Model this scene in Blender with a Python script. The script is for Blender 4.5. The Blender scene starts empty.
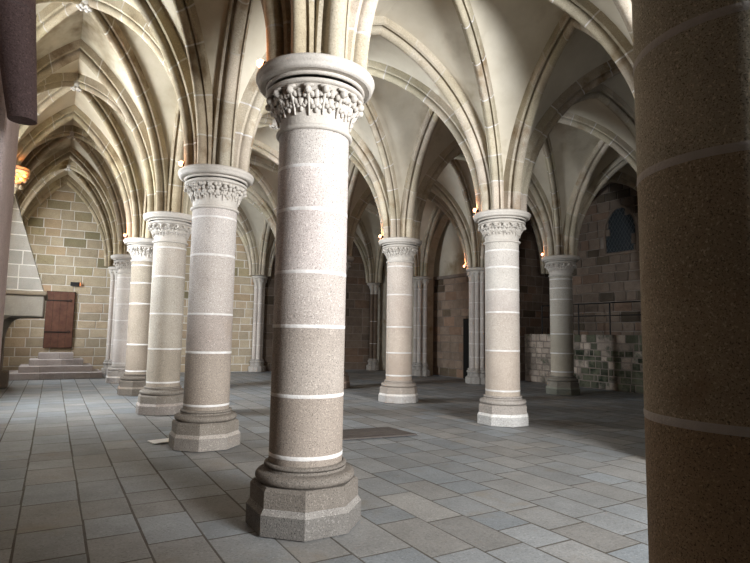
import bpy, bmesh, math, random
from mathutils import Vector, Matrix
PI = math.pi
SC = bpy.context.scene
COL = SC.collection

# ------------------------------------------------------------------ camera
CAM_Z = 1.6
yaw, pitch, roll = 0.529, 0.0963, 0.0162
fw0 = Vector((math.sin(yaw), math.cos(yaw), 0)); rt0 = Vector((math.cos(yaw), -math.sin(yaw), 0)); up0 = Vector((0, 0, 1))
fw = fw0*math.cos(pitch) + up0*math.sin(pitch); up1 = up0*math.cos(pitch) - fw0*math.sin(pitch)
rt = rt0*math.cos(roll) + up1*math.sin(roll); up = up1*math.cos(roll) - rt0*math.sin(roll)
cd = bpy.data.cameras.new('camera'); cam = bpy.data.objects.new('camera', cd); COL.objects.link(cam)
cam.matrix_world = Matrix(((rt.x, up.x, -fw.x, 0), (rt.y, up.y, -fw.y, 0), (rt.z, up.z, -fw.z, CAM_Z), (0, 0, 0, 1)))
cd.sensor_width = 36; cd.lens = 547.7/750*36; cd.clip_start = 0.05
SC.camera = cam

# ------------------------------------------------------------------ world, light, exposure
SC.view_settings.view_transform = 'Standard'; SC.view_settings.look = 'None'
SC.view_settings.gamma = 1; SC.view_settings.use_curve_mapping = False
SC.view_settings.exposure = 0.0
w = bpy.data.worlds.new('sky'); SC.world = w; w.use_nodes = True
w.node_tree.nodes['Background'].inputs[0].default_value = (0.72, 0.82, 1.0, 1)
w.node_tree.nodes['Background'].inputs[1].default_value = 0.25

def area(name, loc, to, sx, sy, power, col):
    l = bpy.data.lights.new(name, 'AREA'); l.shape = 'RECTANGLE'; l.size = sx; l.size_y = sy; l.energy = power; l.color = col
    o = bpy.data.objects.new(name, l); COL.objects.link(o); o.location = loc
    o.rotation_euler = (Vector(to) - Vector(loc)).to_track_quat('-Z', 'Y').to_euler()
    return o
DAY = (0.86, 0.93, 1.0)
rear = area('daylight_rear_windows', (4.95, -4.8, 3.6), (5.0, 6, 3.6), 3.0, 3.2, 1380, (0.94, 0.97, 1.0))
rear.data.spread = 2.1
WINDOWS = [(9.87, 1.3), (13.45, 1.5), (20.6, 1.5)]
nearw = area('daylight_window_near', (-2.3, 9.87, 4.0), (1.2, 9.0, 5.6), 1.2, 2.6, 340, DAY); nearw.data.spread = 2.0
area('daylight_window_middle', (-2.45, 13.2, 3.9), (1.5, 12.8, 2.0), 1.4, 2.6, 1100, DAY)
area('daylight_window_end', (-2.45, 20.6, 3.9), (2.2, 18.9, 2.0), 1.4, 2.6, 520, DAY)

# ------------------------------------------------------------------ helpers
def tag(o, label=None, cat=None, group=None, kind=None):
    if label: o['label'] = label
    if cat: o['category'] = cat
    if group: o['group'] = group
    if kind: o['kind'] = kind
    return o
def empty(name, loc=(0, 0, 0), rz=0, label=None, cat=None, group=None):
    o = bpy.data.objects.new(name, None); COL.objects.link(o); o.location = loc; o.rotation_euler = (0, 0, rz)
    o.empty_display_size = .1
    return tag(o, label, cat, group, 'thing')

class MB:
    """collects faces with a material index, a smooth flag and a tone colour"""
    def __init__(s): s.v = []; s.f = []; s.m = []; s.s = []; s.t = []
    def face(s, idx, m=0, sm=False, t=(1, 1, 1)): s.f.append(idx); s.m.append(m); s.s.append(sm); s.t.append(t)
    def grid(s, rows, m=0, sm=True, t=(1, 1, 1), closed=False, flip=False, mrow=None, trow=None):
        n = len(rows[0]); b = len(s.v)
        for r in rows: s.v.extend([tuple(p) for p in r])
        for i in range(len(rows)-1):
            for j in range(n if closed else n-1):
                k = (j+1) % n
                q = [b+i*n+j, b+i*n+k, b+(i+1)*n+k, b+(i+1)*n+j]
                if flip: q.reverse()
                s.face(q, mrow[i] if mrow else m, sm, trow[i] if trow else t)
    def poly(s, pts, m=0, t=(1, 1, 1)):
        b = len(s.v); s.v.extend([tuple(p) for p in pts]); s.face(list(range(b, b+len(pts))), m, False, t)
    def box(s, a, b, m=0, t=(1, 1, 1), bev=0):
        x0, y0, z0 = a; x1, y1, z1 = b
        if bev <= 0:
            P = [(x0,y0,z0),(x1,y0,z0),(x1,y1,z0),(x0,y1,z0),(x0,y0,z1),(x1,y0,z1),(x1,y1,z1),(x0,y1,z1)]
            k = len(s.v); s.v.extend(P)
            for q in ((3,2,1,0),(4,5,6,7),(0,1,5,4),(1,2,6,5),(2,3,7,6),(3,0,4,7)): s.face([k+i for i in q], m, False, t)
        else:
            bm = bmesh.new(); bmesh.ops.create_cube(bm, size=1)
            for v in bm.verts: v.co = Vector(((x0+x1)/2+v.co.x*(x1-x0), (y0+y1)/2+v.co.y*(y1-y0), (z0+z1)/2+v.co.z*(z1-z0)))
            bmesh.ops.bevel(bm, geom=list(bm.edges), offset=bev, segments=2, affect='EDGES', profile=.5)
            s.bm(bm, m, False, t)
    def bm(s, bm, m=0, sm=True, t=(1, 1, 1)):
        k = len(s.v); bm.verts.index_update(); s.v.extend([tuple(v.co) for v in bm.verts])
        for f in bm.faces: s.face([k+v.index for v in f.verts], m, sm, t)
        bm.free()
    def lathe(s, polylines, n=48, c=(0, 0), m=0, t=(1, 1, 1), sm=True, ph=0.0):
        """polylines: list of (points[(r,z)], mat, tone)"""
        for pl in polylines:
            pts, mm, tt = pl if isinstance(pl, tuple) else (pl, m, t)
            rows = [[(c[0]+r*math.cos(ph+2*PI*k/n), c[1]+r*math.sin(ph+2*PI*k/n), z) for k in range(n)] for r, z in pts]
            s.grid(rows, mm, sm, tt, closed=True)
    def tube(s, pts, r, n=10, m=0, t=(1, 1, 1), caps=True):
        pts = [Vector(p) for p in pts]; rows = []
        for i, p in enumerate(pts):
            d = (pts[min(i+1, len(pts)-1)] - pts[max(i-1, 0)]).normalized()
            a = d.orthogonal().normalized() if i == 0 else (a - d*a.dot(d)).normalized()
            b = d.cross(a); rr = r[i] if isinstance(r, (list, tuple)) else r
            rows.append([p + (a*math.cos(2*PI*k/n) + b*math.sin(2*PI*k/n))*rr for k in range(n)])
        s.grid(rows, m, True, t, closed=True)
        if caps: s.poly(list(reversed(rows[0])), m, t); s.poly(rows[-1], m, t)
    def build(s, name, mats, parent=None, fixn=False):
        me = bpy.data.meshes.new(name); me.from_pydata(s.v, [], s.f)
        for q in (mats if isinstance(mats, (list, tuple)) else [mats]): me.materials.append(q)
        me.polygons.foreach_set('material_index', s.m); me.polygons.foreach_set('use_smooth', s.s)
        ca = me.color_attributes.new('tone', 'FLOAT_COLOR', 'CORNER'); buf = []
        for f, t in zip(s.f, s.t): buf.extend((t[0], t[1], t[2], 1.0)*len(f))
        ca.data.foreach_set('color', buf)
        me.update()
        if fixn:
            bm = bmesh.new(); bm.from_mesh(me); bmesh.ops.recalc_face_normals(bm, faces=bm.faces); bm.to_mesh(me); bm.free()
        o = bpy.data.objects.new(name, me); COL.objects.link(o)
        if parent: o.parent = parent
        return o

def copy_tree(o, parent=None, loc=None, rz=None):
    c = o.copy(); COL.objects.link(c)
    if parent: c.parent = parent
    if loc is not None: c.location = loc
    if rz is not None: c.rotation_euler = (0, 0, rz)
    for ch in list(o.children): copy_tree(ch, c)
    return c

# ------------------------------------------------------------------ materials
def new_mat(name):
    m = bpy.data.materials.new(name); m.use_nodes = True; nt = m.node_tree
    return m, nt, nt.nodes, nt.links, nt.nodes['Principled BSDF']
def stone(name, c1, c2, speck=0.0, speck_scale=160, scale=1.6, rough=.85, bump=.25, bscale=45, stain=None, stain_lo=.55, tone=True, rnd=True):
    """two-tone stone with granite flecks, optional stains; block-by-block tone from the mesh"""
    m, nt, N, L, B = new_mat(name)
    tc = N.new('ShaderNodeTexCoord'); co = tc.outputs['Object']
    if rnd:
        oi = N.new('ShaderNodeObjectInfo'); va = N.new('ShaderNodeVectorMath'); va.operation = 'MULTIPLY_ADD'
        cb = N.new('ShaderNodeCombineXYZ'); L.new(oi.outputs['Random'], cb.inputs[0]); L.new(oi.outputs['Random'], cb.inputs[2])
        L.new(cb.outputs[0], va.inputs[0]); va.inputs[1].default_value = (37, 11, 53); L.new(co, va.inputs[2]); co = va.outputs[0]
    def noise(sc, det=4, rg=.6):
        n = N.new('ShaderNodeTexNoise'); n.inputs['Scale'].default_value = sc; n.inputs['Detail'].default_value = det
        n.inputs['Roughness'].default_value = rg; L.new(co, n.inputs['Vector']); return n.outputs['Fac']
    def ramp(src, a, b):
        r = N.new('ShaderNodeMapRange'); r.inputs[1].default_value = a; r.inputs[2].default_value = b; L.new(src, r.inputs[0]); return r.outputs[0]
    def mix(f, a, b, mode='MIX'):
        x = N.new('ShaderNodeMix'); x.data_type = 'RGBA'; x.blend_type = mode
        (L.new(f, x.inputs[0]) if not isinstance(f, (int, float)) else setattr(x.inputs[0], 'default_value', f))
        for i, q in ((6, a), (7, b)):
            if isinstance(q, tuple): x.inputs[i].default_value = (*q, 1)
            else: L.new(q, x.inputs[i])
        return x.outputs[2]
    col = mix(ramp(noise(scale, 6), .3, .7), c1, c2)
    if speck:
        f = ramp(noise(speck_scale, 2, .5), .56, .66); s2 = N.new('ShaderNodeMath'); s2.operation = 'MULTIPLY'; L.new(f, s2.inputs[0]); s2.inputs[1].default_value = speck
        col = mix(s2.outputs[0], col, tuple(x*.35 for x in c1))
        f = ramp(noise(speck_scale*.63, 2, .5), .58, .68); s3 = N.new('ShaderNodeMath'); s3.operation = 'MULTIPLY'; L.new(f, s3.inputs[0]); s3.inputs[1].default_value = speck*.7
        col = mix(s3.outputs[0], col, tuple(min(1, x*1.6) for x in c2))
    if stain:
        col = mix(ramp(noise(scale*.55, 5, .65), stain_lo, stain_lo+.16), col, stain)
    if tone:
        at = N.new('ShaderNodeVertexColor'); at.layer_name = 'tone'
        col = mix(1.0, col, at.outputs[0], 'MULTIPLY')
    L.new(col, B.inputs['Base Color']); B.inputs['Roughness'].default_value = rough
    B.inputs['Specular IOR Level'].default_value = .3
    bp = N.new('ShaderNodeBump'); bp.inputs['Strength'].default_value = bump; bp.inputs['Distance'].default_value = .02
    L.new(noise(bscale, 5, .65), bp.inputs['Height']); L.new(bp.outputs[0], B.inputs['Normal'])
    return m
def plain(name, c, rough=.6, metal=0, emit=None, es=0):
    m, nt, N, L, B = new_mat(name); B.inputs['Base Color'].default_value = (*c, 1); B.inputs['Roughness'].default_value = rough; B.inputs['Metallic'].default_value = metal
    if emit: B.inputs['Emission Color'].default_value = (*emit, 1); B.inputs['Emission Strength'].default_value = es
    return m
M_COL = stone('pale_granite', (.44, .39, .35), (.56, .51, .465), speck=.8, speck_scale=120, scale=1.4, bump=.3, stain=(.36, .29, .22), stain_lo=.62)
M_COLD = stone('brown_granite', (.31, .28, .215), (.46, .41, .325), speck=.95, speck_scale=200, scale=2.2, bump=.5, bscale=60, stain=(.25, .18, .125), stain_lo=.56)
M_BASE = stone('base_granite', (.33, .295, .26), (.42, .385, .345), speck=.95, speck_scale=110, scale=2.0, bump=.35, stain=(.24, .18, .13), stain_lo=.58)
M_CAP = stone('carved_limestone', (.42, .375, .325), (.52, .475, .42), speck=.25, speck_scale=80, scale=3, bump=.25)
M_MORT = stone('pale_mortar', (.52, .48, .44), (.68, .65, .62), scale=9, bump=.4, tone=False)
M_RIB = stone('rib_stone', (.36, .31, .235), (.52, .46, .365), speck=.35, speck_scale=70, scale=2.6, bump=.3, stain=(.22, .15, .08), stain_lo=.55)
M_WEB = stone('vault_plaster', (.47, .41, .31), (.66, .60, .49), scale=.8, bump=.12, bscale=25, rough=.92, stain=(.27, .20, .115), stain_lo=.56, tone=False)
M_RIBL = stone('shaded_ochre_rib_stone', (.26, .205, .13), (.43, .36, .25), speck=.35, speck_scale=70, scale=2.6, bump=.3, stain=(.15, .10, .05), stain_lo=.53)  # ochre left-aisle stone, its colour darkened further to stand in for shade
M_WEBL = stone('shaded_ochre_plaster', (.36, .30, .205), (.58, .505, .385), scale=.9, bump=.12, bscale=25, rough=.92, stain=(.16, .115, .06), stain_lo=.55, tone=False)  # left-aisle copy of the plaster, shade mixed into its ochre colour
M_LMORT = stone('darker_rib_mortar', (.40, .35, .28), (.52, .47, .39), scale=9, bump=.4, tone=False)  # rib joints toned down to match the darkened left aisle
M_WALL = stone('wall_ashlar', (.34, .275, .195), (.43, .355, .26), speck=.35, speck_scale=60, scale=4, bump=.35, bscale=30)
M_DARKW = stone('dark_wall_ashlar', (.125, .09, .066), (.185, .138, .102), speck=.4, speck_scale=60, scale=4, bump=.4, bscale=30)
M_RUB = stone('rubble_wall_stone', (.30, .26, .22), (.45, .39, .33), speck=.4, speck_scale=50, scale=3, bump=.5, bscale=20, stain=(.06, .075, .05), stain_lo=.50)
M_FLOOR = stone('floor_slabs', (.20, .203, .20), (.275, .278, .275), speck=.35, speck_scale=60, scale=2.5, bump=.25, bscale=22, rough=.62, stain=(.22, .20, .17), stain_lo=.58)
M_JOINT = stone('floor_joint_earth', (.07, .06, .05), (.11, .10, .085), scale=6, tone=False)
M_WMORT = stone('wall_mortar', (.55, .51, .45), (.66, .62, .56), scale=6, bump=.4, tone=False)
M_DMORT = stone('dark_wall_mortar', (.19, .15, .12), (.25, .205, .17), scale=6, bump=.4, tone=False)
M_RMORT = stone('brown_mortar', (.40, .37, .34), (.52, .48, .45), scale=9, bump=.5, tone=False)
M_HOOD = stone('hood_stone', (.225, .21, .185), (.29, .27, .24), speck=.3, speck_scale=60, scale=3, bump=.3)
M_PURP = stone('near_pier_granite', (.13, .092, .088), (.19, .14, .13), speck=.6, speck_scale=110, scale=3, bump=.45, bscale=60)
M_PIER = stone('left_pier_stone', (.58, .47, .44), (.68, .56, .53), speck=.4, speck_scale=90, scale=3, bump=.4)
M_WOOD = stone('door_wood', (.085, .035, .022), (.14, .062, .038), scale=5, bump=.2, rough=.6)
M_IRON = plain('black_iron', (.02, .018, .016), .5, .6)
M_HATCH = stone('hatch_wood', (.065, .052, .045), (.10, .085, .075), scale=5, bump=.2, rough=.7)
M_PATCH = plain('white_patch', (.82, .80, .76), .6)
M_BLACK = plain('black_housing', (.012, .012, .012), .45)
M_LENS = plain('lamp_lens', (1, .7, .4), .4, 0, (1.0, .40, .20), 8)
M_GLASS = plain('dark_leaded_glass', (.02, .026, .03), .25)
M_DIST = plain('dark_opening', (.01, .009, .008), .9)

# ------------------------------------------------------------------ layout grid
AX, BX, OFF = 3.5774, 5.3674, -.3392
X1, YA, ZA = 1.9664, 4.5096, 3.9463
ZAP = 6.86
XR = 16.0
XL = -1.72
def P(i, j):
    """column centre: i = 0 near row, 1 middle row, 2 far row, -1 left wall, 3 back wall"""
    if i == -1: return Vector((XL, YA + AX*j + .1, 0))
    if i == 3: return Vector((XR, {-1: -1.5, 0: 1.0, 1: 4.8, 2: 9.0, 3: 14.3}[j], 0))
    return Vector((X1 + BX*i, YA + AX*j + OFF*i, 0))
RND = random.Random(7)

# ------------------------------------------------------------------ floor
def blocks(mb, org, U, V, Nn, u0, u1, rows, lens, gap, bev, tones, rnd, inside=None, mat=0, lift=None):
    """courses of single stones on a plane: rows = [(v0,v1)...]; every stone its own length and tone"""
    org, U, V, Nn = Vector(org), Vector(U), Vector(V), Vector(Nn)
    for (v0, v1) in rows:
        u = u0 - rnd.random()*lens[1]
        while u < u1:
            l = rnd.uniform(*lens); a, b = max(u, u0), min(u+l, u1); u += l
            if b-a < .06: continue
            if inside and not inside((a+b)/2, (v0+v1)/2): continue
            g = gap/2; h = (lift or bev)*rnd.uniform(.7, 1.3)
            A, Bq, C, D = a+g, b-g, v0+g, v1-g
            j = [rnd.uniform(-.25, .25)*gap for _ in range(4)]
            o = [(A+j[0], C+j[1]), (Bq+j[2], C+j[3]), (Bq+j[1], D+j[0]), (A+j[3], D+j[2])]
            q = [(A+j[0]+bev, C+j[1]+bev), (Bq+j[2]-bev, C+j[3]+bev), (Bq+j[1]-bev, D+j[0]-bev), (A+j[3]+bev, D+j[2]-bev)]
            t = tones(rnd, (a+b)/2, (v0+v1)/2)
            k = len(mb.v)
            for x, y in o: mb.v.append(tuple(org + U*x + V*y))
            for x, y in q: mb.v.append(tuple(org + U*x + V*y + Nn*h))
            mb.face([k+4, k+5, k+6, k+7], mat, False, t)
            for e in range(4): f = (e+1) % 4; mb.face([k+e, k+f, k+4+f, k+4+e], mat, False, t)
def courses(v0, v1, lo, hi, rnd):
    r = []; v = v0
    while v < v1-.02:
        h = rnd.uniform(lo, hi); e = min(v1, v+h)
        if v1-e < lo*.5: e = v1
        r.append((v, e)); v = e
    return r
def tone_floor(r, u, v):
    k = r.uniform(.80, 1.12); w_ = r.uniform(-.05, .06)
    return (k*(1+w_), k, k*(1-w_))
fl = MB()
fl.poly([(-2.6, -6, -.012), (18, -6, -.012), (18, 24, -.012), (-2.6, 24, -.012)], 1)
xs = [-2.6]; x = -2.6 + .35
while x < 18: xs.append(x); x += RND.choice((.40, .42, .42, .44, .47))
k0 = min(range(len(xs)), key=lambda i: abs(xs[i]+.15)); sh = -.15-xs[k0]
rows_f = [(xs[i]+sh, xs[i+1]+sh) for i in range(len(xs)-1)]
# strips run along the nave (Y); U = +Y, V = +X would mirror the face order, so swap through a negative V
blocks(fl, (0, 0, -.012), (0, -1, 0), (1, 0, 0), (0, 0, 1), -24, 6, rows_f, (.38, .86), .018, .005, tone_floor, RND, lift=.0006)
tag(fl.build('floor', [M_FLOOR, M_JOINT]), kind='structure')

# ------------------------------------------------------------------ walls
def ytilt(xx): return YA + AX*5 + OFF*(xx-X1)/BX
TD = Vector((1, OFF/BX, 0)).normalized()
def tone_end(r, u, v):
    p = r.random()
    lo = v < 2.9
    if p < (.0 if lo else .18): c = (.80, .81, .68)
    elif p < (.0 if lo else .24): c = (.52, .54, .44)
    elif p < .36: c = (1.06, .97, .85)
    elif p < .42: c = (.98, .84, .74)
    else: c = (1.0, 1.0, .95)
    k = r.uniform(.82, 1.15)
    if lo: c = tuple(.5*1.15+.5*q for q in c)
    return tuple(q*k for q in c)
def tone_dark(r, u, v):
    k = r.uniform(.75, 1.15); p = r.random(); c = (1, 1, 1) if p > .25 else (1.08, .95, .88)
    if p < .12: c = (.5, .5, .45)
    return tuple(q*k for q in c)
def masonry(name, org, U, Nn, u0, u1, v1, lo, hi, lens, tones, mats, rnd, inside=None, v0=0, gap=.028):
    mb = MB(); U, Nn = Vector(U).normalized(), Vector(Nn).normalized(); org = Vector(org)
    if inside is None:
        mb.poly([org+U*u0+Vector((0, 0, v0)), org+U*u1+Vector((0, 0, v0)), org+U*u1+Vector((0, 0, v1)), org+U*u0+Vector((0, 0, v1))], 1)
    blocks(mb, org, U, (0, 0, 1), Nn, u0, u1, courses(v0, v1, lo, hi, rnd), lens, gap, .012, tones, rnd, inside)
    return mb
# end wall behind the last bays (seen left of and between the columns)
yE = ytilt(0)+.16
n_end = Vector((TD.y, -TD.x, 0))
mb = masonry('wall_end', (0, yE, 0), TD, n_end, -2.6, 7.35, 7.6, .28, .38, (.38, .82), tone_end, None, random.Random(3))
tag(mb.build('wall_end', [M_WALL, M_WMORT]), kind='structure')
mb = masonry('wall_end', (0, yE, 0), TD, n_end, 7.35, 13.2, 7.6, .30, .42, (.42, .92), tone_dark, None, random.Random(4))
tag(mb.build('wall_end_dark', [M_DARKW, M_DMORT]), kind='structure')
# left wall with tall window openings (outside the frame, they let the daylight in)
lw = MB()
ys = [-6.0]
for yc, wd in WINDOWS: ys += [yc-wd/2, yc+wd/2]
ys.append(23.2)
for k in range(len(ys)-1):
    if k % 2 == 0: lw.box((XL-.7, ys[k], 0), (XL-.02, ys[k+1], 7.6))
    else:
        lw.box((XL-.7, ys[k], 0), (XL-.02, ys[k+1], 2.4)); lw.box((XL-.7, ys[k], 5.5), (XL-.02, ys[k+1], 7.6))
tag(lw.build('wall_left', [M_WALL]), kind='structure')

rw = MB(); rw.box((6.95, -6, 0), (7.5, 3.3, 4.3)); rw.box((XL, -1.9, 0), (2.8, -1.6, 7.6)); blocks(rw, (6.94, 0, 0), (0, 1, 0), (0, 0, 1), (-1, 0, 0), -5.9, 3.28, courses(0, 4.3, .30, .42, random.Random(41)), (.4, .9), .028, .01, tone_dark, random.Random(42))  # unseen: right wall cut low for light; rear stub added to block light
blocks(rw, (0, 3.31, 0), (1, 0, 0), (0, 0, 1), (0, 1, 0), 6.96, 7.5, courses(0, 4.3, .30, .42, random.Random(41)), (.4, .6), .028, .01, tone_dark, random.Random(43))
tag(rw.build('wall_right_rear_and_blocker', [M_DARKW]), kind='structure')
# near pier at the left edge of the view
pier = MB(); pier.box((XL-.02, 3.85, 0), (-.315, 4.9, 7.2), 0, (1, 1, 1), .03)
tag(pier.build('wall_left_pier', [M_PIER]), kind='structure')

# right side: wall on the far row from its fourth support on, with a deep pointed recess
def arch_pts(y0, y1, zs, za, n=14):
    h = (y1-y0)/2; r = za-zs; R = (h*h+r*r)/(2*h); am = math.acos(max(-1, (R-h)/R)); c = []
    for k in range(n+1):
        a = am*k/n; c.append((y1-R+R*math.cos(a), zs+R*math.sin(a)))
    d = [(y0+y1-y, z) for y, z in reversed(c[:-1])]
    return c + d          # from y1 springing over the apex to y0
def arched_wall(mb, xf, xb, ya, yb, y0, y1, zs, za, H, mi=0, mj=0):
    """wall slab between x=xf (front) and xb with a pointed opening"""
    A = arch_pts(y0, y1, zs, za)
    for xx in (xf, xb):
        mb.poly([(xx, ya, 0), (xx, y0, 0), (xx, y0, H), (xx, ya, H)], mi)
        mb.poly([(xx, y1, 0), (xx, yb, 0), (xx, yb, H), (xx, y1, H)], mi)
        for k in range(len(A)-1):
            (p, q), (p2, q2) = A[k], A[k+1]
            mb.poly([(xx, p, q), (xx, p, H), (xx, p2, H), (xx, p2, q2)], mi)
    B = [(y1, 0)] + A + [(y0, 0)]
    for k in range(len(B)-1):
        (p, q), (p2, q2) = B[k], B[k+1]
        mb.poly([(xf, p, q), (xb, p, q), (xb, p2, q2), (xf, p2, q2)], mj)
aw = MB()
yK2, yK1, yK3 = P(2, 3).y, P(2, 4).y, P(2, 5).y
arched_wall(aw, 12.95, 13.3, yK2-.05, yK1, yK2+.40, yK1-.12, 3.95, 6.6, 7.6)
aw.box((12.95, yK1, 0), (13.2, yK3+.6, 7.6))
tag(aw.build('wall_right', [M_RIB]), kind='structure')
mb = masonry('x', (13.5, 0, 0), (0, -1, 0), (-1, 0, 0), -(yK1+.4), -(yK2-.05), 3.9, .28, .40, (.4, .8), lambda r, u, v: tuple(1.9*q for q in tone_dark(r, u, v)), None, random.Random(9))
mb.box((13.38, yK2-.05, 3.86), (13.5, yK1+.4, 3.98), 1)
mb.poly([(13.5, yK1+.4, 3.9), (13.5, yK2-.05, 3.9), (13.5, yK2-.05, 7.6), (13.5, yK1+.4, 7.6)], 2)
tag(mb.build('wall_recess', [M_DARKW, M_DMORT, M_WEB]), kind='structure')
# return wall closing the far aisle, and back wall above the raised walkway
mb = masonry('x', (0, yK2+.12, 0), (1, 0, 0), (0, -1, 0), 12.95, 16.6, 7.4, .26, .38, (.34, .7), tone_dark, None, random.Random(10))
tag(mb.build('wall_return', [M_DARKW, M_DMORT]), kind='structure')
WX = 16.3
wy0, wy1, wz0, wza = 10.95, 12.15, 4.45, 6.1
hw = (wy1-wy0)/2
def in_win(u, v):
    y = -u
    if not (wy0-.02 < y < wy1+.02) or v < wz0: return False
    if v < 5.2: return True
    return abs(y-(wy0+wy1)/2) < hw*(1-((v-5.2)/(wza-5.2))**1.6)
mb = MB()
mb.poly([(WX+.02, 15, 0), (WX+.02, 0, 0), (WX+.02, 0, 7.4), (WX+.02, 15, 7.4)], 1)
blocks(mb, (WX, 0, 0), (0, -1, 0), (0, 0, 1), (-1, 0, 0), -14.9, -1, courses(0, 7.4, .26, .38, random.Random(12)), (.34, .75), .028, .015, tone_dark, random.Random(11), lambda u, v: not in_win(u, v))
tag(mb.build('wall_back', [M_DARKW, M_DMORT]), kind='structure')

# raised walkway behind a low rubble wall on the far right
def tone_rub(r, u, v):
    k = r.uniform(.6, 1.25); y = -u
    if y < 12.6 and r.random() < .62: return (.30*k, .34*k, .26*k)
    return (k*1.05, k*.98, k*.93)
LX = 14.95
mb = MB()
mb.box((LX+.02, 6.0, 0), (WX, yK2+.1, 1.69), 1)
blocks(mb, (LX+.02, 0, 0), (0, -1, 0), (0, 0, 1), (-1, 0, 0), -(yK2+.1), -6.0, courses(0, 1.72, .12, .24, random.Random(20)), (.14, .46), .03, .02, tone_rub, random.Random(21))
tag(mb.build('wall_low', [M_RUB, M_DMORT]), kind='structure')

# ------------------------------------------------------------------ vault: ribs and webs
RS = .46                      # rib underside starts this far from the column axis
RISE = ZAP - ZA
def arc(h, rise):
    R = (h*h + rise*rise)/(2*h); return R, math.acos((R-h)/R)
def arc_pt(A, D, h, R, am, tpar, extra):
    """point on the pointed arc from base A along horizontal dir D; apex sits at distance L"""
    a = tpar*math.acos(max(-1, min(1, (R-h)/(R+extra))))
    # inner arc: distance from the axis RS -> RS + h
    d = RS + R - (R+extra)*math.cos(a)
    return Vector(A) + D*d + Vector((0, 0, ZA + R*math.sin(a) + extra*math.sin(a)))
def roll_profile(w_, fil, r_, nose, deep):
    """rib section: flat sides, small fillets, deep hollows and a central roll"""
    half = [(w_, .30), (w_, .125), (fil, .105)]
    hol = [(fil, .105), (fil-.008, .135), (fil-.022, deep), (r_*.80, deep), (r_*.72, .12), (r_*.95, .095), (r_, .065), (r_*.92, .035), (r_*.66, .010), (r_*.3, nose*.8), (0, nose)]
    L_ = [(-u, v) for u, v in hol]; R_ = [(u, v) for u, v in reversed(hol[:-1])]
    return [[(-w_, .30), (-w_, .125)], [(-w_, .125), (-fil, .105)], L_ + R_, [(fil, .105), (w_, .125)], [(w_, .125), (w_, .30)]]
PROF_T = roll_profile(.15, .118, .082, -.010, .175)
PROF_D = roll_profile(.108, .082, .060, -.014, .155)
JW = .022
def rib_half(mb, A, Bp, rise, prof, rnd, tapex=1.0):
    """half an arch: from column axis A towards the mid point Bp"""
    A, Bp = Vector(A), Vector(Bp); Dv = Bp-A; Dv.z = 0; L = Dv.length; D = Dv/L; S = Vector((-D.y, D.x, 0))
    h = L-RS; R, am = arc(h, rise); ln = R*am
    # joint positions
    cuts = []; s = rnd.uniform(.25, .6)
    while s < ln-.2: cuts.append(s); s += rnd.uniform(.42, .72)
    ts = [(0, 0)]
    prev = 0
    for c in cuts+[ln]:
        n = max(2, int((c-prev)/.12))
        for k in range(1, n+1): ts.append((prev+(c-prev-(JW if c < ln else 0))*k/n, 0))
        if c < ln: ts.append((c, 1)); prev = c
    tone = []; cur = 1.0
    mrow = []
    for k in range(1, len(ts)):
        if ts[k][1]: mrow.append(1)
        else: mrow.append(0)
        if ts[k-1][1] or k == 1:
            q = rnd.uniform(.82, 1.12); cur = (q, q*rnd.uniform(.96, 1.0), q*rnd.uniform(.9, 1.0))
        tone.append(cur)
    for pl in prof:
        rows = [[arc_pt(A, D, h, R, am, s/ln, v) + S*u for u, v in pl] for s, _ in ts]
        mb.grid(rows, 0, len(pl) > 2, (1, 1, 1), mrow=mrow, trow=tone)
def rise_diag(L): return RISE + .12
EXT = .22
webs = MB()
def web_half(A, M, C, wmat=0):
    """surface between the half arch A->M and the half diagonal A->C"""
    A, M, C = Vector(A), Vector(M), Vector(C); nt_, nu = 22, 7
    def curve(T, rise):
        Dv = T-A; Dv.z = 0; L = Dv.length; D = Dv/L; h = L-RS; R, am = arc(h, rise)
        return lambda t: arc_pt(A, D, h, R, am, t, EXT)
    f1, f2 = curve(M, RISE), curve(C, rise_diag(0)); rows = []
    for i in range(nt_+1):
        t = i/nt_; a, b = f1(t), f2(t); wdt = (b-a).length; row = []
        for k in range(nu+1):
            u = k/nu; p = a.lerp(b, u); p.z += .045*wdt*4*u*(1-u)*t; row.append(p)
        rows.append(row)
    webs.grid(rows, wmat, True)

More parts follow.
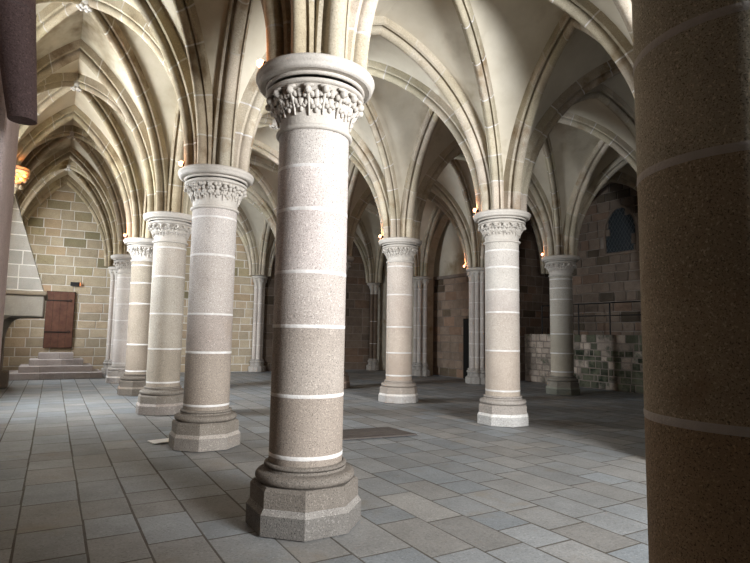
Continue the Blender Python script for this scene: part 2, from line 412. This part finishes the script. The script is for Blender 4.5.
edges = {}; bays = []
for i in range(-1, 3):
    for j in range(-1, 5):
        if i == 2 and j > 2: continue
        bays.append((i, j))
        for a, b in (((i, j), (i+1, j)), ((i, j), (i, j+1)), ((i+1, j), (i+1, j+1)), ((i, j+1), (i+1, j+1))): edges[(a, b)] = 1
rr = random.Random(5); TRIM = 0
for (a, b) in edges:
    A, Bq = P(*a), P(*b); M = (A+Bq)/2
    mb = MB(); rib_half(mb, A, M, RISE, PROF_T, rr); rib_half(mb, Bq, M, RISE, PROF_T, rr)
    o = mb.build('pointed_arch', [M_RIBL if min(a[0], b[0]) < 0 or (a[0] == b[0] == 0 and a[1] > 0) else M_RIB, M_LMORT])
    TRIM += 1; o.name = f'trim_{TRIM}'; tag(o, kind='structure')
for (i, j) in bays:
    cs = [P(i, j), P(i+1, j), P(i+1, j+1), P(i, j+1)]; C = sum(cs, Vector())/4
    TRIM += 1; e = empty(f'trim_{TRIM}', (C.x, C.y, 0)); e['kind'] = 'structure'
    for q in cs:
        mb = MB(); rib_half(mb, q-C, Vector(), rise_diag(0), PROF_D, rr)
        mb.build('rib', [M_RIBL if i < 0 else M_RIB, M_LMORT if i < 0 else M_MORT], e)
    kb = MB(); zc = ZA+rise_diag(0)
    kb.lathe([[(0.001, zc-.06), (.07, zc-.055), (.12, zc-.03), (.15, zc+.02), (.16, zc+.08), (.15, zc+.3)]], 20)
    for k in range(6):
        bm = bmesh.new(); bmesh.ops.create_icosphere(bm, subdivisions=1, radius=.045, matrix=Matrix.Translation((.085*math.cos(k*PI/3), .085*math.sin(k*PI/3), zc-.05))); kb.bm(bm)
    kb.build('boss', [M_CAP], e)
    for k in range(4):
        p, q = cs[k], cs[(k+1) % 4]; M = (p+q)/2
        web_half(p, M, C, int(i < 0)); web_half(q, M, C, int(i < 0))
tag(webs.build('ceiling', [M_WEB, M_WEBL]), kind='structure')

# ------------------------------------------------------------------ columns
SR, AR = .317, .546
def lines(*pts): return [[pts[k], pts[k+1]] for k in range(len(pts)-1)]
def torus_pts(r, z, rad, a0, a1, n=8, rz=None):
    rz = rz or rad
    return [(r+rad*math.cos(a0+(a1-a0)*k/n), z+rz*math.sin(a0+(a1-a0)*k/n)) for k in range(n+1)]
def base_mesh(rnd, T1=(1, 1, 1), T2=(1, 1, 1)):
    mb = MB()
    oc = 1/math.cos(PI/8)
    mb.lathe(lines((.455*oc, 0), (.455*oc, .16)), 8, t=T1, sm=False, ph=PI/8)
    mb.lathe(lines((.455*oc, .16), (.428*oc, .205)), 8, t=tuple(1.55*q for q in T1), sm=False, ph=PI/8)
    mb.lathe(lines((.428*oc, .205), (.428*oc, .335), (.405*oc, .36), (.3, .36)), 8, t=T2, sm=False, ph=PI/8)
    mb.lathe([torus_pts(.372, .405, .055, -PI/2, PI/2, 8, .045)], 48, t=T2)
    mb.lathe(lines((.372, .45), (.35, .455), (.345, .475)), 48, t=T2)
    mb.lathe([torus_pts(.325, .495, .03, -PI/2, PI/2, 6, .02)], 48, t=T2)
    return mb
def shaft_mesh(rnd, joints, dark=False, tlo=(1, 1, 1), thi=(1, 1, 1)):
    mb = MB(); z = .50; ring = []
    zs = sorted(joints) + [3.36]
    for q in zs:
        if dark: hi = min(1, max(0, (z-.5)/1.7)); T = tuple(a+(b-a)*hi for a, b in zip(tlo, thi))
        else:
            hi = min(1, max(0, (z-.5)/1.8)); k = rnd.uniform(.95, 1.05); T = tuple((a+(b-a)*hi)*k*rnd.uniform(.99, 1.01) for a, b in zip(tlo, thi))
        jw = .016
        mb.lathe([([(SR, z), (SR, (z+q)/2), (SR, q-(jw if q < 3.35 else 0))], 0, T)], 56)
        if q < 3.35:
            w_ = rnd.uniform(.010, .018)
            mb.lathe([([(SR, q-jw), (SR+.002, q-jw*.5), (SR+.002, q+w_-.004), (SR, q+w_)], 1, (1, 1, 1))], 56); z = q+w_
    return mb
def capital_mesh():
    mb = MB()
    mb.lathe([torus_pts(SR+.005, 3.325, .026, -PI/2, PI/2, 8, .024)], 48)
    mb.lathe([[(SR, 3.345), (SR+.003, 3.42), (SR+.015, 3.50), (SR+.04, 3.58), (SR+.075, 3.64), (SR+.10, 3.67)]], 48)
    mb.lathe([torus_pts(SR+.10, 3.69, .03, -PI/2, PI/2, 8, .022)], 48)
    mb.lathe(lines((SR+.10, 3.712), (SR+.06, 3.72), (SR+.06, 3.735)), 48)
    mb.lathe([torus_pts(SR+.115, 3.752, .022, -PI/2, PI/2, 6, .018)], 48)
    return mb
def foliage_mesh(rnd, n=14, style=0):
    """crockets on stalks with lobed leaves below, carved around the bell"""
    mb = MB()
    def blob(a, r, z, sx, sy, sz, tilt=0, spin=0):
        bm = bmesh.new()
        Mx = Matrix.Rotation(a, 4, 'Z') @ Matrix.Translation((r, 0, z)) @ Matrix.Rotation(tilt, 4, 'Y') @ Matrix.Rotation(spin, 4, 'X') @ Matrix.Diagonal((sx, sy, sz, 1))
        bmesh.ops.create_icosphere(bm, subdivisions=2, radius=1, matrix=Mx); q = rnd.uniform(.85, 1.08); mb.bm(bm, t=(q, q, q))
    def bell(z): return SR + .003 + .10*max(0, (z-3.42)/.25)**1.7
    for k in range(n):
        a = 2*PI*(k+.5*style)/n + rnd.uniform(-.03, .03); dz = rnd.uniform(-.01, .01); b = a + PI/n
        zz = (3.42, 3.49, 3.56, 3.615); pts = [bell(3.42)+.008, bell(3.49)+.014, bell(3.56)+.02, bell(3.61)+.035]
        mb.tube([(r*math.cos(a), r*math.sin(a), z+dz) for r, z in zip(pts, zz)], [.008, .012, .018, .016], 7)
        blob(a, bell(3.60)+.045, 3.608+dz, .036, .032, .034)                       # curled crocket head
        blob(a, bell(3.63)+.02, 3.648, .028, .055, .020, .3)                       # leaf tip folded over it
        for s_ in (-1, 1):
            blob(a+s_*.075, bell(3.57)+.024, 3.585+dz, .024, .026, .030, .3, s_*.6)
            blob(a+s_*.055, bell(3.52)+.016, 3.53+dz, .018, .022, .034, .2, s_*.5)
        blob(b, bell(3.58)+.02, 3.59+dz, .022, .026, .040, .25)                    # lobed leaf between the stalks
        for s_, zl, sy, sz in ((0, 3.53, .030, .046), (-1, 3.50, .022, .030), (1, 3.50, .022, .030), (0, 3.465, .020, .026)):
            blob(b+s_*.07, bell(zl)+.010, zl+dz, .018, sy, sz, .12, s_*.7)
        if style:
            for s_ in (-1, 1): blob(b+s_*.06, bell(3.62)+.03, 3.63, .026, .032, .028, .3, s_*.7)
    return mb
def abacus_mesh():
    mb = MB()
    mb.lathe(lines((SR+.08, 3.765), (AR-.05, 3.765)), 56)
    mb.lathe([[(AR-.05, 3.765), (AR-.035, 3.772), (AR-.02, 3.785), (AR-.022, 3.80)] + torus_pts(AR-.055, 3.84, .055, -.6, PI/2, 9, .045)], 56)
    mb.lathe(lines((AR-.055, 3.885), (AR-.075, 3.891), (.05, 3.891)), 56)
    return mb
cr = random.Random(23); ZC = .055
FOL = [foliage_mesh(cr, 17, 0).build('carved_foliage', [M_CAP]), foliage_mesh(cr, 13, 1).build('carved_foliage', [M_CAP])]
FOLM = [o.data for o in FOL]
for o in FOL: bpy.data.objects.remove(o)
capme = capital_mesh().build('capital', [M_CAP]); abme = abacus_mesh().build('abacus', [M_CAP])
CAPM, ABM = capme.data, abme.data
for me_ in (CAPM, ABM, *FOLM): me_.transform(Matrix.Translation((0, 0, ZC)))
bpy.data.objects.remove(capme); bpy.data.objects.remove(abme)
def inst(name, me, parent):
    o = bpy.data.objects.new(name, me); COL.objects.link(o); o.parent = parent; return o
COLS = {
 (0, -1): ([.6, 1.35, 2.16, 2.58, 3.0], 'dark brown granite column standing closest, cut off by the right frame edge'),
 (0, 0): ([.58, 1.08, 1.66, 2.12, 2.66, 3.04], 'largest fully visible pale granite column, on an octagonal plinth at the front'),
 (0, 1): ([.58, 1.31, 1.85, 2.69, 3.24], 'pale round column next behind the largest one, white patch by its plinth'),
 (0, 2): ([.60, 1.25, 1.94, 2.68, 3.26], 'stained pale column partly behind the one with the white patch'),
 (0, 3): ([.59, 1.25, 2.28, 2.81, 3.26], 'darker column fourth in the left-hand row, two behind the white patch'),
 (0, 4): ([.6, 1.3, 1.9, 2.41, 2.88, 3.24], 'slim bright column at the end of the left-hand row beside the steps'),
 (1, 0): ([.6, 1.2, 1.9, 2.5, 3.1], 'column hidden behind the dark foreground column'),
 (1, 1): ([.61, 1.34, 2.05, 2.47, 2.89, 3.21], 'pale column with deep leafy capital and white plinth right of the floor hatch'),
 (1, 2): ([.63, 1.17, 1.79, 2.57, 3.26], 'pale slender column with bright white plinth standing beyond the floor hatch'),
 (1, 3): ([.6, 1.2, 1.8, 2.5, 3.2], 'column whose edge just shows behind the right side of the largest column'),
 (1, 4): ([.6, 1.2, 1.8, 2.5, 3.2], 'column hidden directly behind the largest column'),
 (2, 2): ([.63, 1.15, 1.70, 2.24, 2.69, 3.01, 3.27], 'greenish grey column on a dark plinth in front of the low rubble wall'),
 (2, 1): ([.6, 1.2, 1.9, 2.6, 3.2], 'column in the dark far aisle behind the foreground column'),
}
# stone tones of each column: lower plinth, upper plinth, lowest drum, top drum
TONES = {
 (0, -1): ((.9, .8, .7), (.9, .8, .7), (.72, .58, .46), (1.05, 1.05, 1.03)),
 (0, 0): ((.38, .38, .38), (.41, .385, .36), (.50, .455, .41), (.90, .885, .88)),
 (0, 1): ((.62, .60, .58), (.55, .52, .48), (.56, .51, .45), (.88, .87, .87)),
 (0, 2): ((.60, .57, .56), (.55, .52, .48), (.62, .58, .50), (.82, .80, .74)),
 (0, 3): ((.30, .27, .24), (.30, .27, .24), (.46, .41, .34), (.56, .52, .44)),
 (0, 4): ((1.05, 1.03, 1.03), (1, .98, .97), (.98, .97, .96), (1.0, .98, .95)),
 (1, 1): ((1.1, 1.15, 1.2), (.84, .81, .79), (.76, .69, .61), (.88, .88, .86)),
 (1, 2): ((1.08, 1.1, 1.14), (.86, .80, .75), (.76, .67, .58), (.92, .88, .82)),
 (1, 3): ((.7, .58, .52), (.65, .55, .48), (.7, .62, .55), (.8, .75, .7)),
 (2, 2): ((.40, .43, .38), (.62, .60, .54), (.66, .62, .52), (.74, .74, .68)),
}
for (i, j), (jn, lab) in COLS.items():
    p = P(i, j); e = empty('stone_column', p, 0, lab, 'column', 'round stone columns')
    dk = (i, j) == (0, -1); rn = random.Random(100+i*10+j)
    bmat = M_COLD if dk else M_BASE
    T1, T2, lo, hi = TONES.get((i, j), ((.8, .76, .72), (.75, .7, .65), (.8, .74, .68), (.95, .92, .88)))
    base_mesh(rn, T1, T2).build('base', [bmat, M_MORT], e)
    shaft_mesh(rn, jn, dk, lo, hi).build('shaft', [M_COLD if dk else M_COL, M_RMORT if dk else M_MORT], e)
    c = inst('capital', CAPM, e); f = inst('carved_foliage', FOLM[(i+j) % 2], c); f.rotation_euler.z = rn.random()*.4
    inst('abacus', ABM, e)

# clustered piers and wall shafts
def bundle(name, loc, shafts, core, label, group, jn, abr, mat=None, cat='pier', ztop=ZA):
    e = empty(name, loc, 0, label, cat, group); mat = mat or M_COL; rn = random.Random(int(loc[0]*100))
    mb = MB(); zb = .52; zt = ztop-.5
    if core:
        z = zb
        for q in jn+[zt]:
            k = rn.uniform(.88, 1.05)
            mb.lathe([([(core, z), (core, q-.028)], 0, (k, k, k)), ([(core, q-.028), (core, q)], 1, (1, 1, 1))], 28); z = q
        mb.build('core', [mat, M_MORT], e)
    for (sx, sy, sr) in shafts:
        mb = MB(); z = zb
        for q in jn+[zt]:
            k = rn.uniform(.88, 1.05)
            mb.lathe([([(sr, z), (sr, q-.028)], 0, (k, k*.98, k*.96)), ([(sr, q-.028), (sr, q)], 1, (1, 1, 1))], 16, (sx, sy)); z = q
        mb.build('shaft', [mat, M_MORT], e)
        mb = MB()
        mb.lathe([torus_pts(sr, zt+.02, .02, -PI/2, PI/2, 6), [(sr, zt+.04), (sr+.01, zt+.16), (sr+.045, zt+.27), (sr+.075, zt+.33)], torus_pts(sr+.06, zt+.35, .025, -PI/2, PI/2, 6)], 16, (sx, sy))
        for k in range(6):
            a = k*PI/3
            bm = bmesh.new(); bmesh.ops.create_icosphere(bm, subdivisions=1, radius=.033, matrix=Matrix.Translation((sx+(sr+.05)*math.cos(a), sy+(sr+.05)*math.sin(a), zt+.27))); mb.bm(bm)
        mb.build('capital', [M_CAP], e)
        mb = MB()
        mb.lathe([torus_pts(sr+.01, .48, .035, -PI/2, PI/2, 6), torus_pts(sr+.03, .40, .05, -PI/2, PI/2, 6), [(sr+.05, .35), (sr+.05, .24)]], 20, (sx, sy))
        mb.lathe(lines((sr+.09, .24), (sr+.13, .20), (sr+.13, 0)), 8, (sx, sy), sm=False, ph=PI/8)
        mb.build('base', [M_BASE], e)
    mb = MB()
    mb.lathe([[(abr-.06, ztop-.12), (abr-.03, ztop-.10)] + torus_pts(abr-.045, ztop-.05, .045, -.6, PI/2, 6), [(abr-.045, ztop-.005), (.02, ztop)], [(abr-.06, ztop-.12), (.02, ztop-.12)]], 32)
    mb.build('abacus', [M_CAP], e)
    return e
def ring(n, r, sr, a0=0, a1=2*PI): return [(r*math.cos(a0+(a1-a0)*k/(n-1)), r*math.sin(a0+(a1-a0)*k/(n-1)), sr) for k in range(n)]
p = P(2, 3); bundle('clustered_pier', (p.x-.05, p.y-.05, 0), ring(6, .25, .085, PI*.55, PI*1.65), .24, 'clustered pier of slim shafts left of the pale column with leafy capital', 'clustered piers on the far row', [.9, 1.35, 1.75, 2.2, 2.75], .43)
p = P(2, 4); bundle('clustered_pier', (p.x+.1, p.y-.02, 0), ring(4, .25, .085, PI*.6, PI*1.5), .22, 'clustered wall pier just right of the pale column beyond the floor hatch', 'clustered piers on the far row', [.9, 1.5, 2.0, 2.7], .42)
p = P(2, 5); bundle('wall_shaft', (p.x-.12, p.y-.05, 0), [(-.12, -.1, .075), (.02, -.2, .075)], 0, 'dark corner shaft left of the pale column beyond the floor hatch', 'wall shafts on the end wall', [1.2, 2.2], .30, M_DARKW, 'wall shaft')
p = P(1, 5); bundle('wall_shaft', (p.x, p.y+.05, 0), [(-.15, -.05, .08), (0, -.16, .09), (.15, -.05, .08)], 0, 'triple wall shaft on the tan end wall between the two front-most pale columns', 'wall shafts on the end wall', [1.1, 2.0, 2.8], .34, None, 'wall shaft')
p = P(0, 5); bundle('wall_shaft', (p.x, p.y+.05, 0), [(-.15, -.05, .08), (0, -.16, .09), (.15, -.05, .08)], 0, 'slim wall shaft on the end wall right of the steps', 'wall shafts on the end wall', [1.1, 2.0, 2.8], .34, None, 'wall shaft')

# ------------------------------------------------------------------ end-wall door, steps, lamp
def at_end(xx, off=0.0): return Vector((xx, yE, 0)) + (TD*0) + n_end*off + Vector((0, OFF/BX*xx, 0))
EROT = math.atan2(OFF, BX)
d = empty('door_1', at_end(.195), EROT); del d['kind']; tag(d, kind='structure')
mb = MB()
for k in range(4): mb.box((-.44+.22*k+.003, -.09, .95), (-.22+.22*k-.003, -.04, 2.94), 0, (1, 1, 1), .006)
mb.build('door_leaf', [M_WOOD], d)
mb = MB(); mb.box((-.45, -.05, .94), (.45, -.005, 2.955), 0); mb.build('door_reveal', [M_DIST], d)
for z in (1.5, 2.62):
    mb = MB(); mb.box((-.44, -.105, z-.02), (.26, -.09, z+.02), 0)
    mb.tube([(.26, -.1, z), (.31, -.1, z+.06), (.35, -.1, z+.03), (.33, -.1, z-.03), (.28, -.1, z-.02)], .014, 6)
    mb.build('strap_hinge', [M_IRON], d)
st = empty('stone_steps', (.2, 21.4, 0), 0, 'flight of four stone steps leading to the brown plank door on the end wall', 'steps')
M_STEP = stone('step_stone', (.33, .29, .27), (.43, .385, .36), speck=.4, speck_scale=70, scale=3)
for k, (a, b, y0) in enumerate(((-1.16, 1.52, 20.55), (-.86, 1.25, 20.9), (-.60, .98, 21.25), (-.36, .68, 21.6))):
    mb = MB(); x = a; rn = random.Random(k)
    while x < b-.02:
        l = min(b-x, rn.uniform(.5, .95)); l = b-x if b-x-l < .25 else l; q = rn.uniform(.85, 1.1)
        mb.box((x+.002-.2, y0-21.4, .2*k), (x+l-.002-.2, 22.35-21.4, .2*k+.2), 0, (q, q*.98, q*.97), .012); x += l
    mb.build('step', [M_STEP], st)
wl = empty('wall_lamp', at_end(.63, .02), EROT, 'small black lamp box mounted on the end wall above the plank door', 'lamp')
mb = MB(); mb.box((-.17, -.10, 3.17), (.13, 0, 3.31), 0, (1, 1, 1), .01); mb.build('housing', [M_BLACK], wl)
mb = MB(); mb.box((.13, -.085, 3.185), (.155, -.015, 3.295), 0); mb.build('lens', [plain('dim_lens', (.9, .35, .15), .4, 0, (1, .3, .08), 1.2)], wl)

# ------------------------------------------------------------------ fireplace with sloping hood
fp = empty('fireplace', (-1.0, 17.0, 0), 0, 'big stone fireplace with tall sloping hood and heavy mantel before the end wall', 'fireplace')
def fpm(mb, name, mats):
    mb.v = [(x+1.0, y-17.0, z) for x, y, z in mb.v]; return mb.build(name, mats, fp)
FY0, FY1 = 15.9, 18.35
mb = MB(); B_ = [(XL-.1, 2.52), (-.25, 2.52), (-.70, 3.92), (-1.0, 4.85), (-1.06, 5.15), (XL-.1, 5.15)]
for k in range(1, len(B_)-1):
    (x0, z0), (x1, z1) = B_[k], B_[(k+1)]
    mb.poly([(x0, FY0, z0), (x1, FY0, z1), (x1, FY1, z1), (x0, FY1, z0)], 1)
for yy in (FY0, FY1): mb.poly([(x, yy, z) for x, z in B_], 1)
def xh(z):
    for (x0, z0), (x1, z1) in zip(B_[1:4], B_[2:5]):
        if z0 <= z <= z1: return x0+(x1-x0)*(z-z0)/(z1-z0)
    return -1.06
rn = random.Random(31)
for v0, v1 in courses(2.55, 5.15, .30, .42, rn):     # courses on the near cheek, cut to the slope
    x = XL-.1
    while True:
        l = rn.uniform(.35, .75); xa, xb = x, x+l; top, bot = xh(v1), xh(v0)
        last = xb > top-.15
        g = .012; q = rn.uniform(.85, 1.1); T = (q, q*.99, q*.97)
        if last: mb.poly([(xa+g, FY0-.012, v0+g), (bot-.004, FY0-.012, v0+g), (top-.004, FY0-.012, v1-g), (xa+g, FY0-.012, v1-g)], 0, T); break
        mb.poly([(xa+g, FY0-.012, v0+g), (xb-g, FY0-.012, v0+g), (xb-g, FY0-.012, v1-g), (xa+g, FY0-.012, v1-g)], 0, T); x = xb
    y = FY0
    while y < FY1-.05:
        l = rn.uniform(.4, .8); yb = min(FY1, y+l); q = rn.uniform(.85, 1.1)
        mb.poly([(xh(v0)+.012, y+.012, v0+.012), (xh(v0)+.012, yb-.012, v0+.012), (xh(v1)+.012, yb-.012, v1-.012), (xh(v1)+.012, y+.012, v1-.012)], 0, (q, q, q)); y = yb
fpm(mb, 'hood', [M_HOOD, M_WMORT])
mb = MB(); mb.box((XL-.1, FY0-.1, 1.9), (-.22, FY1+.1, 2.42), 0, (.72, .68, .62), .03); fpm(mb, 'mantel', [M_HOOD])
mb = MB(); mb.box((XL-.1, FY0-.16, 2.42), (-.17, FY1+.16, 2.53), 0, (.62, .52, .40), .03); fpm(mb, 'mantel_moulding', [M_HOOD])
for y0, xj in ((FY0-.02, -1.22), (FY1-.42, -1.12)):
    mb = MB(); mb.box((XL-.1, y0, .45), (xj, y0+.42, 1.35), 0, (.62, .5, .4)); mb.box((XL-.1, y0-.06, 0), (xj+.16, y0+.48, .45), 0, (.6, .5, .42), .03)
    prof = [(xj, 1.30)] + [(xj+.38*(1-math.cos(a)), 1.30+.60*math.sin(a)) for a in [PI/2*k/8 for k in range(1, 9)]]
    ring_ = [(XL-.1, 1.30)] + prof + [(XL-.1, 1.90)]
    for yy in (y0, y0+.42): mb.poly([(x, yy, z) for x, z in ring_], 0, (.8, .72, .62))
    for k in range(len(prof)-1):
        (x0, z0), (x1, z1) = prof[k], prof[k+1]; mb.poly([(x0, y0, z0), (x1, y0, z1), (x1, y0+.42, z1), (x0, y0+.42, z0)], 0, (.6, .5, .4))
    fpm(mb, 'jamb', [M_HOOD])

# carved corbel over the hood lit by a warm lamp
cb = empty('carved_corbel', (-1.02, 15.45, 4.9), 0, 'leafy carved corbel glowing orange above the fireplace hood', 'corbel')
mb = MB(); mb.lathe([[(.02, -.1), (.08, 0), (.10, .1), (.17, .24), (.24, .3)], torus_pts(.22, .34, .04, -PI/2, PI/2, 6)], 20)
for k in range(9):
    a = k*2*PI/9
    for r_, z_, s_ in ((.17, .2, .055), (.12, .06, .05), (.21, .27, .045)):
        bm = bmesh.new(); bmesh.ops.create_icosphere(bm, subdivisions=1, radius=s_, matrix=Matrix.Translation((r_*math.cos(a+z_*3), r_*math.sin(a+z_*3), z_))); mb.bm(bm)
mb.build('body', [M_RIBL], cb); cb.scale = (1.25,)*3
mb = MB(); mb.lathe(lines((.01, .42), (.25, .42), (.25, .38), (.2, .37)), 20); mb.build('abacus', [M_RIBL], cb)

# tapered shaft hanging from the near pier
cw = empty('hanging_wall_shaft', (-.22, 3.6, 2.77), 0, 'tapering dark purplish stone shaft ending in mid-air at the upper left corner', 'corbel')
mb = MB(); rows = []
for k in range(13):
    t = k/12; z = t*2.6; xr_ = .072-.085*z*1.0; xl_ = -.072-.19*z if z < 1 else -.262-.05*(z-1)
    xr_ = .072-.075*z; c_ = (xr_+xl_)/2; r_ = (xr_-xl_)/2
    rows.append([(c_+r_*math.cos(a), r_*math.sin(a), z) for a in [2*PI*q/28 for q in range(28)]])
mb.grid(rows, 0, True, (.8, .72, .72), closed=True); mb.poly(list(reversed(rows[0])), 0, (.8, .75, .75))
mb.build('shaft', [M_PURP], cw)
mb = MB()
zj = .62; xr_ = .072-.075*zj; xl_ = -.072-.19*zj; c_ = (xr_+xl_)/2; r_ = (xr_-xl_)/2+.002
mb.lathe([[(r_, zj), (r_, zj+.012)]], 28, (c_, 0)); mb.build('mortar_joint', [M_PURP], cw)

# ------------------------------------------------------------------ back wall window, walkway railing, recess door
wd = empty('window_1', (WX, (wy0+wy1)/2, wz0), 0); del wd['kind']; tag(wd, kind='structure')
A = arch_pts(-hw, hw, .75, wza-wz0)
mb = MB(); mb.poly([(.005, -hw, 0), (.005, hw, 0)] + [(.005, y, z) for y, z in A]); mb.build('pane', [M_GLASS], wd)
mb = MB(); mb.tube([(0, hw, 0)] + [(0, y, z) for y, z in A] + [(0, -hw, 0)], .05, 8); mb.tube([(0, -hw, 0), (0, hw, 0)], .06, 8); mb.build('frame', [M_DARKW], wd)
mb = MB()
def wlim(y):
    zz = 0
    for (y0, z0), (y1, z1) in zip(A[:-1], A[1:]):
        if min(y0, y1) <= y <= max(y0, y1): return z0+(z1-z0)*(y-y0)/((y1-y0) or 1)
    return .75
for k in range(-14, 15):
    for s in (-1, 1):
        pts = []
        for q in range(0, 41):
            z = q*.042; y = k*.13 + s*(z-.8)*.6
            if abs(y) < hw and z < wlim(y): pts.append((-.01, y, z))
        if len(pts) > 1: mb.tube([pts[0], pts[-1]], .007, 4, caps=False)
mb.build('leading', [plain('lead', (.10, .11, .11), .6, .3)], wd)
rl = empty('walkway_railing', (LX+.12, 11, 1.69), 0, 'thin black iron railing along the top of the low rubble wall', 'railing')
posts = [13.9, 12.32, 11.13, 9.9, 8.7]
for y in posts:
    mb = MB(); mb.tube([(0, y-11, -.3), (0, y-11, 1.02)], .022, 8); mb.build('post', [M_IRON], rl)
for z in (1.02, .62):
    mb = MB(); mb.tube([(0, posts[0]-11, z), (0, posts[-1]-11, z)], .016 if z < 1 else .022, 8); mb.build('rail', [M_IRON], rl)
d2 = empty('door_2', (13.49, 15.85, 0), 0); del d2['kind']; tag(d2, kind='structure')
mb = MB(); mb.box((-.05, -.45, 0), (0, .45, 2.25)); mb.build('door_leaf', [M_DIST], d2)

# ------------------------------------------------------------------ floor hatch, white patch
h = empty('floor_hatch', (4.55, 7.83, 0), 0, 'dark flat wooden hatch set in the floor behind the largest column', 'hatch')
mb = MB(); ht = [(-.66, -.30), (.60, -.44), (.54, .36), (-.42, .44)]
for k in range(5):
    a, b = k/5, (k+1)/5-.012
    def L_(p, q, t): return (p[0]+(q[0]-p[0])*t, p[1]+(q[1]-p[1])*t)
    q4 = [L_(ht[0], ht[3], a), L_(ht[1], ht[2], a), L_(ht[1], ht[2], b), L_(ht[0], ht[3], b)]
    lo = [(x, y, .001) for x, y in q4]; hi = [(x, y, .022) for x, y in q4]; t_ = RND.uniform(.85, 1.1)
    mb.poly(hi, 0, (t_,)*3)
    for e_ in range(4): f_ = (e_+1) % 4; mb.poly([lo[e_], lo[f_], hi[f_], hi[e_]], 0, (t_,)*3)
mb.build('boards', [M_HATCH], h)
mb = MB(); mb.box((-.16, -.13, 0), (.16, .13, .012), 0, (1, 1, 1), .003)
o = mb.build('white_patch', [M_PATCH]); o.location = (1.47, 8.58, .003); o.rotation_euler.z = .2  # thin flat white box on the floor
tag(o, 'small thin white patch lying on the floor against the plinth of the second pale column', 'card', None, 'thing')

# ------------------------------------------------------------------ small spotlights on the abaci
def spot(i, j, where, power=5, side=None, ang=None):
    p = P(i, j); v = Vector((p.x, p.y, 0)).normalized(); left = Vector((-v.y, v.x, 0))
    q = p + left*.47 - v*.08
    e = empty('spotlight', (q.x, q.y, ZA), math.atan2(left.y, left.x), f'small glowing spotlight on the capital of the {where}', 'spotlight', 'small spotlights on the capitals')
    mb = MB(); mb.lathe([[(.03, .0), (.03, .015)], [(.012, .015), (.012, .04)]], 10); mb.build('foot', [M_BLACK], e)
    mb = MB(); mb.tube([(-.045, 0, .055), (.02, 0, .075)], [.03, .034], 12); mb.build('housing', [M_BLACK], e)
    bm = bmesh.new(); bmesh.ops.create_icosphere(bm, subdivisions=2, radius=.042, matrix=Matrix.Translation((.03, 0, .077))); mb = MB(); mb.bm(bm); mb.build('lens', [M_LENS], e)
    l = bpy.data.lights.new('spotlight_glow', 'POINT'); l.energy = power; l.color = (1, .42, .18); l.shadow_soft_size = .04
    o = bpy.data.objects.new('glow', l); COL.objects.link(o); o.location = q + left*.13 + Vector((0, 0, ZA+.14))
for i, j, wh, pw in ((0, 0, 'largest front column', 4), (0, 1, 'second near-row column by the white patch', 4), (0, 3, 'fourth near-row column', 12), (1, 1, 'column right of the floor hatch', 6), (1, 2, 'slender column beyond the floor hatch', 8), (2, 2, 'greenish column before the rubble wall', 6), (2, 3, 'clustered pier', 10), (1, 3, 'column half hidden behind the largest one', 12)):
    spot(i, j, wh, pw)
def warm(name, loc, to, power, size=.2):
    l = bpy.data.lights.new(name, 'SPOT'); l.energy = power; l.color = (1, .30, .06); l.spot_size = 1.3; l.spot_blend = .8; l.shadow_soft_size = size
    o = bpy.data.objects.new(name, l); COL.objects.link(o); o.location = loc; o.rotation_euler = (Vector(to)-Vector(loc)).to_track_quat('-Z', 'Y').to_euler()
warm('corbel_uplight', (-.75, 15.0, 5.0), (-1.2, 15.6, 5.6), 90, .05)
